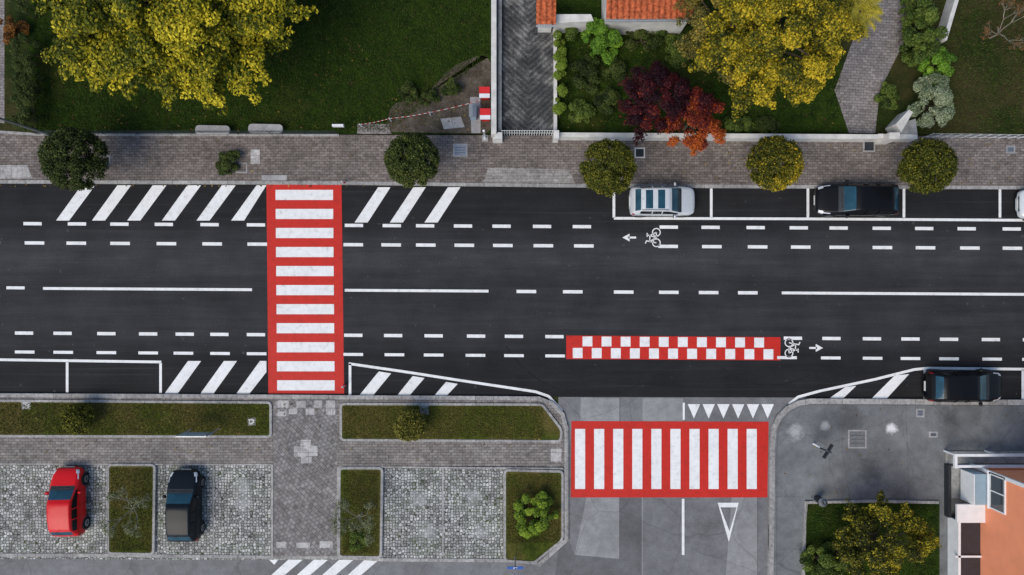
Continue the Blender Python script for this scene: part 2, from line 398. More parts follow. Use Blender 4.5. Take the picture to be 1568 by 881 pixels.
for (a,b_,c,d) in ((451,683,469,699),(469,682,487,698),(461,673,477,682),(462,699,478,709),(426,613,443,624),(455,614,469,624),(481,613,494,624),(500,613,514,635),(443,624,456,634),(469,624,482,635),(426,630,440,637),(424,829,440,838),(455,830,475,838),(490,828,510,838),(843,687,860,706)):
    g.poly([(a,b_),(c,b_),(c,d),(a,d)],.108,M['slab'])
g.done('footpath')
g=G(); g.poly([(-2500,709),(867,712),(867,826),(824,864),(800,858),(-2500,850)],.02,M['cobble']); g.done('parking_paving')
g=G()
g.rib(kL,6,.13,M['kerb'],-.05)
g.rib([(-2500,848),(165,850),(417,853),(519,853),(590,857),(775,858),(824,862)],5,.05,M['kerb'],-.05)
g.rib([(418,711),(418,851)],4,.13,M['kerb'],0); g.rib([(-2500,708),(0,710),(418,711)],2.5,.115,M['kerb'],0); g.rib([(519,714),(862,717)],2.5,.115,M['kerb'],0)
g.rib([(519,714),(519,851)],4,.13,M['kerb'],0)
for x in (327,678): g.rib([(x,714),(x,852)],2.5,.026,M['kerb'],0)
for x in (-75,-160): g.rib([(x,714),(x,848)],2.5,.026,M['kerb'],0)
g.done('kerb')
beds=[[(-2500,603),(0,613),(416,616),(416,668),(0,667),(-2500,658)],
 [(523,618),(830,619),(860,658),(858,675),(523,673)],
 [(168,711),(239,711),(237,847),(168,846)],
 [(521,716),(586,716),(584,852),(520,851)],
 [(773,719),(861,721),(861,825),(818,860),(773,857)]]
for i,bd in enumerate(beds):
    r=rnd(bd,6)
    g=G(); g.prism(r,0,.15,M['bed']); g.rib(r,3.6,.175,M['kerb'],0,closed=True); g.done('grass_verge')
kR=[(4000,625),(1568,616),(1240,614),(1222,617),(1205,625),(1192,638),(1184,655),(1181,690),(1181,760),(1179,881),(1178,1300)]
g=G(); g.prism(kR+[(4000,1300)],-.05,.12,M['plaza'])
g.done('plaza')
g=G(); g.rib(kR,8,.135,M['kerb'],-.05); g.rib([(1568,621),(1240,619),(1226,621),(1211,629),(1198,641),(1191,656),(1188,690),(1188,880)],1.5,.124,M['patchD'])
g.rib([(1228,1200),(1228,880),(1230,800),(1232,768),(1332,766),(1434,768)],4,.22,M['kerb'],.1); g.done('kerb')
g=G(); g.rib([(1188,760),(1228,760)],1,.124,M['patchD']);g.rib([(1188,840),(1226,840)],1,.124,M['patchD']); g.rib([(1290,618),(1288,690),(1300,766)],1,.124,M['patchD']); g.rib([(1385,617),(1390,766)],1,.124,M['patchD']); g.done('paving_joints')
g=G(); g.poly([(1230,768),(1436,768),(1436,1200),(1230,1200)],.15,M['lawn']); g.done('garden_lawn')
def cover(cx,cy,w,h,z=.128,inner='metal',outer='conc'):
    g=G(); g.prism([(cx-w/2,cy-h/2),(cx+w/2,cy-h/2),(cx+w/2,cy+h/2),(cx-w/2,cy+h/2)],z-.02,z,M[outer])
    g.prism([(cx-w/2+2,cy-h/2+2),(cx+w/2-2,cy-h/2+2),(cx+w/2-2,cy+h/2-2),(cx-w/2+2,cy+h/2-2)],z-.01,z+.006,M[inner])
    n=4
    for i in range(1,n): y=cy-h/2+2+(h-4)*i/n; g.rib([(cx-w/2+3,y),(cx+w/2-3,y)],.6,z+.011,M['dmetal'])
    g.done('manhole_cover')
cover(1311,672,28,28,inner='plaza'); cover(1407,632,13,13); cover(1427,665,13,9); cover(705,231,22,20); cover(1329,225,18,17,inner='dmetal')
cover(979,235,16,16,inner='dmetal',outer='whitewall'); cover(43,620,14,12,.16); cover(650,627,14,14,.16); cover(387,645,12,12,.16); cover(371,258,18,16,inner='paverU')
cover(165,246,12,14,inner='paverU'); cover(1545,230,14,12)
# ------------------------------------------------------------ upper gardens
g=G(); g.prism([(-2500,-1500),(753,-1500),(753,206),(520,206),(62,205),(45,60),(45,-1500),(-2500,-1500)],-.05,.14,M['lawn']); g.done('lawn')
g=G(); g.prism([(-2500,-1500),(44,-1500),(46,60),(60,205),(0,202),(-2500,196)],-.05,.15,M['lawnR']);g.poly([(-60,-300),(10,-300),(10,190),(-60,184)],.156,M['paverP']); g.done('garden_path')
g=G(); g.poly(rnd([(590,203),(600,160),(650,150),(690,105),(735,85),(752,90),(752,206)],14),.146,M['soil']); g.poly([(548,191),(596,191),(600,206),(548,206)],.15,M['paverP']); g.poly([(675,183),(706,180),(712,196),(680,199)],.151,M['conc']); g.poly([(720,150),(736,150),(736,205),(722,205)],.152,M['conc']); g.done('soil_patch')
g=G(); g.poly([(768,-1500),(850,-1500),(850,200),(768,200)],.13,M['drive']); g.done('driveway')
g=G(); g.prism([(850,-1500),(1300,-1500),(1286,140),(1298,204),(850,204)],-.05,.14,M['lawn']); g.done('garden_lawn')
g=G(); g.poly([(1330,-1500),(1388,-1500),(1385,60),(1345,140),(1338,205),(1298,205),(1276,140),(1305,60)],.146,M['paverP']); g.done('garden_path')
g=G(); g.prism([(1300,-1500),(4000,-1500),(4000,212),(1338,206),(1286,204),(1286,140)],-.05,.135,M['lawnR']); g.done('lawn')
g=G(); g.prism([(753,-600),(760,-600),(760,206),(752,206)],0,1.0,M['whitewall'],h=1); g.prism([(764,-600),(769,-600),(768,200),(763,200)],0,.5,M['greywall'],h=.5)
g.prism([(760,-600),(764,-600),(763,206),(760,206)],0,.3,M['greywall'],h=.3); g.done('boundary_wall')
g=G(); g.prism([(850,203),(1345,206),(1345,213),(850,210)],0,.9,M['whitewall'],h=.9)
g.prism([(848,40),(853,40),(853,203),(848,203)],0,.6,M['whitewall'],h=.6); g.prism([(849,22),(905,22),(909,32),(849,36)],0,1.6,M['whitewall'],h=1.6); g.done('garden_wall')
g=G(); g.prism([(1345,205),(1405,206),(1405,213),(1345,212)],0,.9,M['whitewall'],h=.9)
g.prism([(1362,203),(1378,203),(1378,213),(1362,213)],0,1.5,M['whitewall'],h=1.5); g.prism([(1372,190),(1392,168),(1398,172),(1380,203)],0,1.2,M['whitewall'],h=1.2); g.prism([(1382,188),(1402,182),(1405,205),(1376,205)],0,.9,M['greywall'],h=.9)
g.prism([(1474,-40),(1480,-40),(1450,62),(1444,60)],0,1.0,M['whitewall'],h=1.0); g.done('gate_wall')
def fence(name,pts,h,step,mat='metal',z0=.12,rails=2,r=.02):
    g=G(); q=[Vector(P(a,b)) for a,b in pts]
    for a,b_ in zip(q[:-1],q[1:]):
        L=(b_-a).length; n=max(1,int(L/step))
        for i in range(n+1):
            p=a.lerp(b_,i/n); g.tube([(p.x,p.y,z0),(p.x,p.y,z0+h)],r,M[mat],6)
        for k in range(rails):
            z=z0+h*(k+1)/rails-.03; g.tube([(a.x,a.y,z),(b_.x,b_.y,z)],r*.6,M[mat],5)
    g.done(name)
fence('wire_fence',[(62,207),(520,207)],.9,1.8,'dmetal',rails=5,r=.018)
fence('metal_gate',[(769,208),(848,208)],1.1,.13,'wmetal',rails=2,r=.02)
fence('garden_fence',[(1410,212),(1700,215)],1.0,.5,'wmetal',rails=3,r=.014)
g=G(); g.prism([(763,203),(769,203),(769,213),(754,213)],0,1.25,M['whitewall'],h=1.2); g.prism([(848,200),(856,200),(856,212),(848,212)],0,1.25,M['whitewall'],h=1.2); g.done('gate_pillars')
def tiled(name,x0,y0,x1,y1,h,drop):
    a=P(x0,y1,h); b_=P(x1,y0,h); e=empty(name)
    nx=int((b_[0]-a[0])/.06); ny=int((b_[1]-a[1])/.33)+1
    v=[];f=[]
    for j in range(ny*2+1):
        row=j//2; t=min(1,(row+(j%2))/ny); y=a[1]+(b_[1]-a[1])*t
        for i in range(nx+1):
            x=a[0]+(b_[0]-a[0])*i/nx
            v.append((x,y,h+t*drop+.09*abs(math.sin(math.pi*(x-a[0])/.30))-(.03*(j%2))))
    for j in range(ny*2):
        for i in range(nx): k=j*(nx+1)+i; f.append([k,k+1,k+nx+2,k+nx+1])
    mk('roof',v,f,[M['terra']],parent=e)
    g=G(); g.box(a[0]+.15,b_[0]-.15,a[1]+.3,b_[1],0,h-.03,M['whitewall']); g.done('walls',e)
    g=G(); g.tube([(a[0],a[1]-.06,h-.02),(b_[0],a[1]-.06,h-.02)],.06,M['metal'],8); g.done('gutter',e)
    return e
tiled('tiled_roof_house',928,-420,1066,30,3.0,3.0)
tiled('tiled_garden_shed',821,4,851,38,2.0,.25)
# ------------------------------------------------------------ foliage
leafrng=np.random.default_rng(11)
def leaves(name,cl,n,size,pal,parent=None,shell=(.55,1.02),up=.5,rand=.6,low=.2,tvar=.22,cvar=.35,elong=.6):
    rng=leafrng; cl=np.array(cl,float); k=len(cl)
    w=cl[:,3]*cl[:,4]; idx=rng.choice(k,n,p=w/w.sum())
    d=rng.normal(size=(n,3)); d/=np.linalg.norm(d,axis=1)[:,None]
    flip=(d[:,2]<0)&(rng.random(n)>low); d[flip,2]*=-1
    r=shell[0]+(shell[1]-shell[0])*rng.random(n)**.6
    pos=cl[idx,:3]+d*r[:,None]*cl[idx,3:6]
    nrm=d*.6+np.array([0,0,up])+rng.normal(size=(n,3))*rand*.6; nrm/=np.linalg.norm(nrm,axis=1)[:,None]
    t=rng.normal(size=(n,3)); t-=nrm*(t*nrm).sum(1)[:,None]; t/=np.linalg.norm(t,axis=1)[:,None]; b=np.cross(nrm,t)
    s=size*(.6+.8*rng.random(n))[:,None]
    V=np.stack([pos-t*s*.5,pos+b*s*.5*elong,pos+t*s*.5,pos-b*s*.5*elong],1).reshape(-1,3)
    me=bpy.data.meshes.new(name); me.vertices.add(4*n); me.vertices.foreach_set('co',V.ravel())
    me.loops.add(4*n); me.loops.foreach_set('vertex_index',np.arange(4*n,dtype=np.int32))
    me.polygons.add(n); me.polygons.foreach_set('loop_start',np.arange(0,4*n,4,dtype=np.int32)); me.polygons.foreach_set('loop_total',np.full(n,4,dtype=np.int32))
    me.update(calc_edges=True)
    cs=cl[:,6] if cl.shape[1]>6 else np.full(k,.5)
    cs=cs+rng.normal(size=k)*cvar*.5
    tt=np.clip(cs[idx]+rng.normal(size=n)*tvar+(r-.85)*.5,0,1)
    pal=np.array(pal); x=tt*(len(pal)-1); i0=np.clip(x.astype(int),0,len(pal)-2); fr=(x-i0)[:,None]
    C=pal[i0]*(1-fr)+pal[i0+1]*fr; C=np.hstack([C,np.ones((n,1))])
    at=me.color_attributes.new('Col','FLOAT_COLOR','CORNER'); at.data.foreach_set('color',np.repeat(C,4,axis=0).ravel())
    me.materials.append(M['leaf']); ob=bpy.data.objects.new(name,me); col.objects.link(ob)
    if parent: ob.parent=parent
    return ob
def dome(cx,cy,cz,rx,ry,rz,k,cr,seed,bias=None,zlow=-.2,inner=.25):
    rng=np.random.default_rng(seed); out=[]; ph=rng.random(4)*6
    for i in range(k):
        z=zlow+(1-zlow)*rng.random(); a=rng.random()*2*math.pi; q=math.sqrt(max(0,1-z*z))
        f=(.80+.24*rng.random())*(1+.10*math.sin(3*a+ph[0])+.07*math.sin(7*a+ph[1]))
        if rng.random()<inner: f*=.65
        x_=math.cos(a)*q*f; y_=math.sin(a)*q*f; r=cr*(.55+.8*rng.random())
        b=.5 if bias is None else bias(x_,y_,z)
        out.append((cx+rx*x_,cy+ry*y_,cz+rz*z*f,r,r,r*.65,b))
    return out
def sprays(cx,cy,cz,rx,ry,rz,k,cr,seed,bias=None,zlow=-.1):
    """feathery boughs: chains of small leaf clumps running outward and drooping"""
    rng=np.random.default_rng(seed); out=[]; ph=rng.random(4)*6
    for i in range(k):
        z=zlow+(1-zlow)*rng.random(); a=rng.random()*2*math.pi; q=math.sqrt(max(0,1-z*z))
        sh=1+.06*math.sin(3*a+ph[0])+.05*math.sin(5*a+ph[1])+.05*math.sin(9*a+ph[2])
        f0=(.50+.36*rng.random()); tone=rng.normal()*.16; bend=rng.normal()*.10
        for j in range(5):
            f=(f0+.055*j)*sh; aa=a+bend*j*.25+rng.normal()*.02; zz=z-.035*j*j*.25
            r=cr*(.85-.13*j)*(.8+.4*rng.random())
            x_=math.cos(aa)*q*f; y_=math.sin(aa)*q*f
            b=(.42 if bias is None else bias(x_,y_,z))+tone+.06*j-.08
            out.append((cx+rx*x_+rng.normal()*.1,cy+ry*y_+rng.normal()*.1,cz+rz*zz*(f0+.2),r,r,r*.55,b))
    return out
def trunk(g,base_,top,r,cl,nl,seed):
    rng=random.Random(seed); b=Vector(base_); t=Vector(top); mid=b.lerp(t,.5)+Vector((rng.uniform(-.1,.1),rng.uniform(-.1,.1),0))
    g.tube([b,b+(mid-b)*.1,mid,t],[r*1.35,r,r*.85,r*.6],M['bark'],9)
    for c in rng.sample(cl,min(nl,len(cl))):
        c=Vector(c[:3]); s=b.lerp(t,rng.uniform(.65,1)); m=s.lerp(c,.5)+Vector((0,0,.12*(c-s).length))
        g.tube([s,m,c],[r*.38,r*.24,r*.07],M['bark'],5)
def tree(name,px,py,rx,ry,hz,rz,k,cr,n,size,pal,seed,bias=None,r=.22,fn=dome,**kw):
    cx,cy=P(px,py,hz); sc=(H-hz)/H/S; e=empty(name)
    cl=fn(cx,cy,hz-.4*rz,rx*sc,ry*sc,rz,k,cr,seed,bias)
    g=G(); trunk(g,(cx,cy,.1),(cx,cy,hz-rz*.3),r,cl,34,seed); g.done('trunk_and_limbs',e,True)
    leaves('crown',cl,n,size,pal,e,**kw); return e
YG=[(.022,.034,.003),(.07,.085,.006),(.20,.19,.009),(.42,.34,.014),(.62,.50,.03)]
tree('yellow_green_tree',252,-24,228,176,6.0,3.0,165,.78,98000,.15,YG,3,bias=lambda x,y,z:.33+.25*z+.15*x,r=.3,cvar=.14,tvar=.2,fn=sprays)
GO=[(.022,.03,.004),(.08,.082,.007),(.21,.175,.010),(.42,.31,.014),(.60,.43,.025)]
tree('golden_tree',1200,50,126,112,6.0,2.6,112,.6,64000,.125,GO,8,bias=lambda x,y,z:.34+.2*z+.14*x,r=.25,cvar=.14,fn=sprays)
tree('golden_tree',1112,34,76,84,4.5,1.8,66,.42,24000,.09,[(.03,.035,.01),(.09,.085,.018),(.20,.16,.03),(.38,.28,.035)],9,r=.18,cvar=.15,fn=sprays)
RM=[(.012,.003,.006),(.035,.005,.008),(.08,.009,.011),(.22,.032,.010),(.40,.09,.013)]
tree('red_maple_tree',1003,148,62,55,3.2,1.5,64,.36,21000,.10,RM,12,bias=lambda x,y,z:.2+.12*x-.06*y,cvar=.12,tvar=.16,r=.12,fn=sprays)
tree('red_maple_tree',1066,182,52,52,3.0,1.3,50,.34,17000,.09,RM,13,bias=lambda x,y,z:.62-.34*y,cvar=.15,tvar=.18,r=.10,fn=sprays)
def balltree(px,py,rp,pal,seed,bias=None,hz=2.7,name='clipped_ball_tree',n=26000,size=.10):
    cx,cy=P(px,py,hz); R_=rp/S*(H-hz)/H; e=empty(name)
    g=G(); tr=min(.14,R_*.09)
    g.tube([(cx,cy,.05),(cx,cy,hz*.45),(cx,cy,hz)],[tr,tr*.7,tr*.5],M['bark'],9)
    rr=random.Random(seed)
    for i in range(10):
        a=rr.random()*6.28; g.tube([(cx,cy,hz*.6),(cx+R_*.6*math.cos(a),cy+R_*.6*math.sin(a),hz+rr.uniform(-.25,.25)*R_)],[.03,.012],M['bark'],5)
    g.done('trunk_and_limbs',e,True)
    rng=np.random.default_rng(seed); C=[]
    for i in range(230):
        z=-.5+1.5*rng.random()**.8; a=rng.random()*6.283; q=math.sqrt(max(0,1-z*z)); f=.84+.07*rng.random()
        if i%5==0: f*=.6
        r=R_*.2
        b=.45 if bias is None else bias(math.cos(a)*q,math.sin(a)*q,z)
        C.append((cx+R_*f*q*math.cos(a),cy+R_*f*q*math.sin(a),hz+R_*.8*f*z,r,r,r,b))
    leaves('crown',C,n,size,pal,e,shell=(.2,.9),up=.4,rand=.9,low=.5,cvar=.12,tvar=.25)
    return e
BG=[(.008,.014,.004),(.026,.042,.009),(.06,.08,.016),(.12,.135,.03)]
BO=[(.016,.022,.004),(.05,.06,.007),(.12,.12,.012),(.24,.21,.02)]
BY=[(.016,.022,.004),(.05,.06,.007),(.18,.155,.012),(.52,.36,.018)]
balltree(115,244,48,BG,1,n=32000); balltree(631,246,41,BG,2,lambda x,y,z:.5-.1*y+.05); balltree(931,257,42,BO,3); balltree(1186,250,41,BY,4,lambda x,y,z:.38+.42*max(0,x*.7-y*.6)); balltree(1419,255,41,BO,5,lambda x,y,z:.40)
balltree(120,641,24,BO,55,lambda x,y,z:.5,hz=.9,name='clipped_shrub',n=8500,size=.08); balltree(628,651,25,[(.03,.035,.006),(.10,.10,.015),(.20,.18,.03),(.32,.27,.05)],56,hz=1.0,name='clipped_shrub',n=8500,size=.08)
def shrub(name,px,py,rx,ry,h,n,size,pal,seed,k=14,cr=.35,**kw):
    cx,cy=P(px,py,h*.7); sc=(H-h*.7)/H/S; e=empty(name)
    cl=dome(cx,cy,h*.35,rx*sc*.8,ry*sc*.8,h*.55,k,cr,seed)
    g=G(); rr=random.Random(seed)
    for c in rr.sample(cl,min(8,len(cl))): g.tube([(cx,cy,.1),Vector((cx,cy,.1)).lerp(Vector(c[:3]),.5)+Vector((0,0,.1)),c[:3]],[.03,.02,.008],M['bark'],5)
    g.done('stems',e); leaves('foliage',cl,n,size,pal,e,**kw)
GB=[(.02,.05,.006),(.06,.13,.012),(.11,.23,.02),(.19,.33,.03)]
GM=[(.014,.024,.005),(.035,.06,.009),(.075,.115,.018),(.14,.18,.03)]
GD=[(.008,.014,.004),(.02,.034,.006),(.045,.065,.012),(.08,.10,.02)]
GP=[(.07,.10,.05),(.15,.19,.10),(.26,.31,.18),(.42,.45,.30)]
shrub('bright_green_shrub',926,52,34,36,2.2,9000,.11,GB,21,k=40,cr=.28)
shrub('bright_green_shrub',816,790,42,44,1.3,9000,.10,[(.03,.05,.006),(.08,.13,.012),(.15,.24,.02),(.25,.34,.03)],22,k=50,cr=.22)
shrub('pale_shrub',1434,152,36,50,1.9,11000,.08,GP,23,k=50,cr=.28)
shrub('garden_shrub',1415,45,34,62,2.0,11000,.11,GM,24,k=45,cr=.32)
shrub('garden_shrub',1440,95,30,28,1.6,6000,.10,GB,25,k=26,cr=.25)
shrub('garden_shrub',1361,148,18,24,1.0,3000,.09,GM,26,k=14,cr=.22)
for i,(x,y,rx,ry) in enumerate(((900,112,26,34),(892,168,24,18),(985,60,32,26),(1040,75,22,34),(930,150,20,22),(1130,192,28,14),(1180,192,20,12),(1000,40,30,16),(945,105,18,18))): shrub('dark_garden_shrub',x,y,rx,ry,.9,4600,.09,GM if i%2 else GD,30+i,k=24,cr=.24)
shrub('garden_shrub',625,140,16,16,1.0,1800,.09,GD,50,k=12,cr=.22); shrub('garden_shrub',690,133,14,20,1.0,1800,.09,GD,51,k=12,cr=.22); shrub('garden_shrub',658,150,16,12,.7,1400,.09,GD,52,k=9,cr=.2)
shrub('pavement_shrub',345,247,20,18,.9,3000,.09,GD,53,k=16,cr=.2)
shrub('orange_shrub',12,45,18,24,1.6,2600,.1,[(.05,.02,.005),(.15,.06,.012),(.28,.12,.02)],54,k=14,cr=.26)
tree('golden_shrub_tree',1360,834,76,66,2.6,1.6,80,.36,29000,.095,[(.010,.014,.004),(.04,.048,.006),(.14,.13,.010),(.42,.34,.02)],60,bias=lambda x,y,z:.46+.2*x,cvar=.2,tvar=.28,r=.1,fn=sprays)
shrub('dark_garden_shrub',1262,868,38,32,1.6,7000,.09,GM,61,k=30,cr=.28); shrub('dark_garden_shrub',1290,850,22,22,1.4,3000,.09,GM,62,k=14,cr=.28)
def hedge(name,x0,y0,x1,y1,h,n,pal,size=.08):
    e=empty(name); C=[]; rr=random.Random(int(x0+y0)+7); a=P(x0,y1,h); b_=P(x1,y0,h); w=b_[0]-a[0]
    L=b_[1]-a[1]
    for i in range(int(max(6,L*w*7))):
        r=.24; C.append((rr.uniform(a[0]+.1,b_[0]-.1),rr.uniform(a[1]+.1,b_[1]-.1),h-.25+rr.uniform(-.08,.08),r,r,r*.8,.5))
        if i%2: C.append((rr.choice([a[0]+.12,b_[0]-.12]),rr.uniform(a[1],b_[1]),rr.uniform(.2,h-.3),r*.8,r*.8,r,.4))
    leaves('foliage',C,n,size,pal,e,cvar=.15)
    g=G()
    for i in range(int(L/.5)): y=a[1]+.25+i*.5; g.tube([((a[0]+b_[0])/2,y,.05),((a[0]+b_[0])/2,y,h*.8)],[.03,.015],M['bark'],5)
    g.done('stems',e)
hedge('hedge',12,50,44,196,1.5,14000,GD); hedge('hedge',12,-300,44,20,1.5,12000,GD)
hedge('hedge',850,48,866,182,1.1,10000,[(.03,.05,.006),(.08,.13,.012),(.14,.2,.02),(.2,.26,.03)])
hedge('hedge',1388,-10,1398,60,1.2,2500,GM); hedge('hedge',868,40,884,60,1.0,1600,GM)
def bare(name,px,py,rp,h,seed,nleaf,pal):
    x,y=P(px,py,h*.5); e=empty(name); g=G(); rr=random.Random(seed); tips=[]
    sc=rp/S
    def grow(p,d,l,r,dep):
        q=p+d*l; g.tube([p,p.lerp(q,.5)+Vector((rr.uniform(-1,1),rr.uniform(-1,1),rr.uniform(0,1)))*l*.08,q],[r,r*.8,r*.6],M['twig'],5,False)
        tips.append(q)
        if dep==0: return
        for i in range(3 if dep>1 else 4):
            nd=(d+Vector((rr.uniform(-1,1),rr.uniform(-1,1),rr.uniform(-.2,.6)))*.85).normalized(); grow(q,nd,l*.68,r*.6,dep-1)
    grow(Vector((x,y,.1)),Vector((0,0,1)),h*.32,.05,1)
    for i in range(4):
        a=i*1.57+rr.random(); grow(Vector((x,y,h*.35)),Vector((math.cos(a),math.sin(a),.7)).normalized(),sc*.55,.024,3)
    g.done('trunk_and_branches',e)
    leaves('leaves',[(t.x,t.y,t.z,.14,.14,.12) for t in tips],nleaf,.075,pal,e)
PG=[(.06,.07,.03),(.13,.14,.07),(.2,.22,.12)]
bare('young_tree',198,782,34,2.6,5,1300,PG); bare('young_tree',548,795,34,2.6,6,1600,PG); bare('bare_shrub',1535,48,36,2.2,7,700,[(.1,.05,.02),(.2,.09,.03)])
shrub('garden_shrub',545,828,18,18,.5,1200,.08,GM,70,k=9,cr=.2)
def palm(px,py,h,L):
    x,y=P(px,py,h); e=empty('palm_tree'); g=G(); g.tube([(x,y,.1),(x,y,h)],[.22,.16],M['bark'],9); g.done('trunk',e,True)
    V=[];F=[];rr=random.Random(3)
    for i in range(26):
        a=i*2.4+rr.random()*.3; el=rr.uniform(.0,.8)
        for s in range(11):
            t=(s+1)/11; r=L*t*math.cos(el*.6); z=h+L*(math.sin(el)*t-.55*t*t); c=Vector((x+r*math.cos(a),y+r*math.sin(a),z))
            for sd in (-1,1):
                d=Vector((math.cos(a+sd*.9),math.sin(a+sd*.9),-.25)); u=Vector((math.cos(a),math.sin(a),0))*.045
                l=.42*L*(1.1-t*.7); o=len(V); V+= [c-u,c+u,c+d*l]; F.append([o,o+1,o+2])
    mk('fronds',V,F,[M['palm']],parent=e)
palm(1316,18,4.0,1.2)
def blades(name,x0,y0,x1,y1,n,z,h,pal,inside=None):
    rng=leafrng; px=rng.uniform(x0,x1,n); py=rng.uniform(y0,y1,n)
    if inside is not None:
        k=inside(px,py); px=px[k]; py=py[k]; n=len(px)
    X=(px-784)/S; Y=(440.5-py)/S; a=rng.random(n)*6.283; hh=h*(.5+rng.random(n)); w=.012+.014*rng.random(n)
    lx=np.cos(a+1.3)*hh*.6; lyy=np.sin(a+1.3)*hh*.6; Z=np.full(n,z)
    V=np.stack([np.stack([X-np.cos(a)*w,Y-np.sin(a)*w,Z],1),np.stack([X+np.cos(a)*w,Y+np.sin(a)*w,Z],1),np.stack([X+lx,Y+lyy,Z+hh*.8],1)],1).reshape(-1,3)
    me=bpy.data.meshes.new(name); me.vertices.add(3*n); me.vertices.foreach_set('co',V.ravel()); me.loops.add(3*n); me.loops.foreach_set('vertex_index',np.arange(3*n,dtype=np.int32))
    me.polygons.add(n); me.polygons.foreach_set('loop_start',np.arange(0,3*n,3,dtype=np.int32)); me.polygons.foreach_set('loop_total',np.full(n,3,dtype=np.int32)); me.update(calc_edges=True)
    pal=np.array(pal); C=pal[rng.integers(0,len(pal),n)]*(.6+.8*rng.random(n))[:,None]; C=np.hstack([C,np.ones((n,1))])
    at=me.color_attributes.new('Col','FLOAT_COLOR','CORNER'); at.data.foreach_set('color',np.repeat(C,3,axis=0).ravel()); me.materials.append(M['leaf'])
    ob=bpy.data.objects.new(name,me); col.objects.link(ob)
LG=[(.025,.05,.005),(.035,.065,.006),(.05,.08,.01),(.06,.065,.018)]
BGp=[(.09,.10,.018),(.07,.09,.01),(.13,.12,.025),(.15,.12,.045)]
blades('lawn_grass',55,0,752,203,70000,.14,.10,LG,lambda x,y:~((x>600)&(y>200-(x-600)*.75)))
blades('lawn_grass',852,0,1285,203,20000,.14,.1,LG); blades('lawn_grass',1400,0,1568,206,14000,.135,.09,LG+[(.08,.06,.03)])
blades('lawn_grass',1232,772,1434,881,9000,.15,.1,LG)
for (a,b_,c,d,n) in ((0,617,412,664,16000),(527,622,832,670,13000),(172,716,234,842,7000),(526,721,580,846,6000),(777,725,857,830,8000)): blades('verge_grass_blades',a,b_,c,d,n,.15,.08,BGp)
rng=np.random.default_rng(5); C=[]
for (x0,y0,x1,y1,n,z) in ((60,60,600,203,240,.19),(0,210,740,278,90,.13),(1100,180,1560,284,120,.13),(880,215,1180,284,90,.13),(0,615,860,705,150,.17),(850,60,1290,200,160,.2),(0,283,1568,286,260,.02),(1190,620,1560,765,60,.13),(600,150,750,205,120,.16)):
    for i in range(n):
        x,y=P(rng.uniform(x0,x1),rng.uniform(y0,y1)); C.append((x,y,z,.02,.02,.005))
leaves('fallen_leaves',C,len(C),.10,[(.08,.04,.02),(.25,.17,.04),(.42,.30,.05)],shell=(.1,.2),up=3)
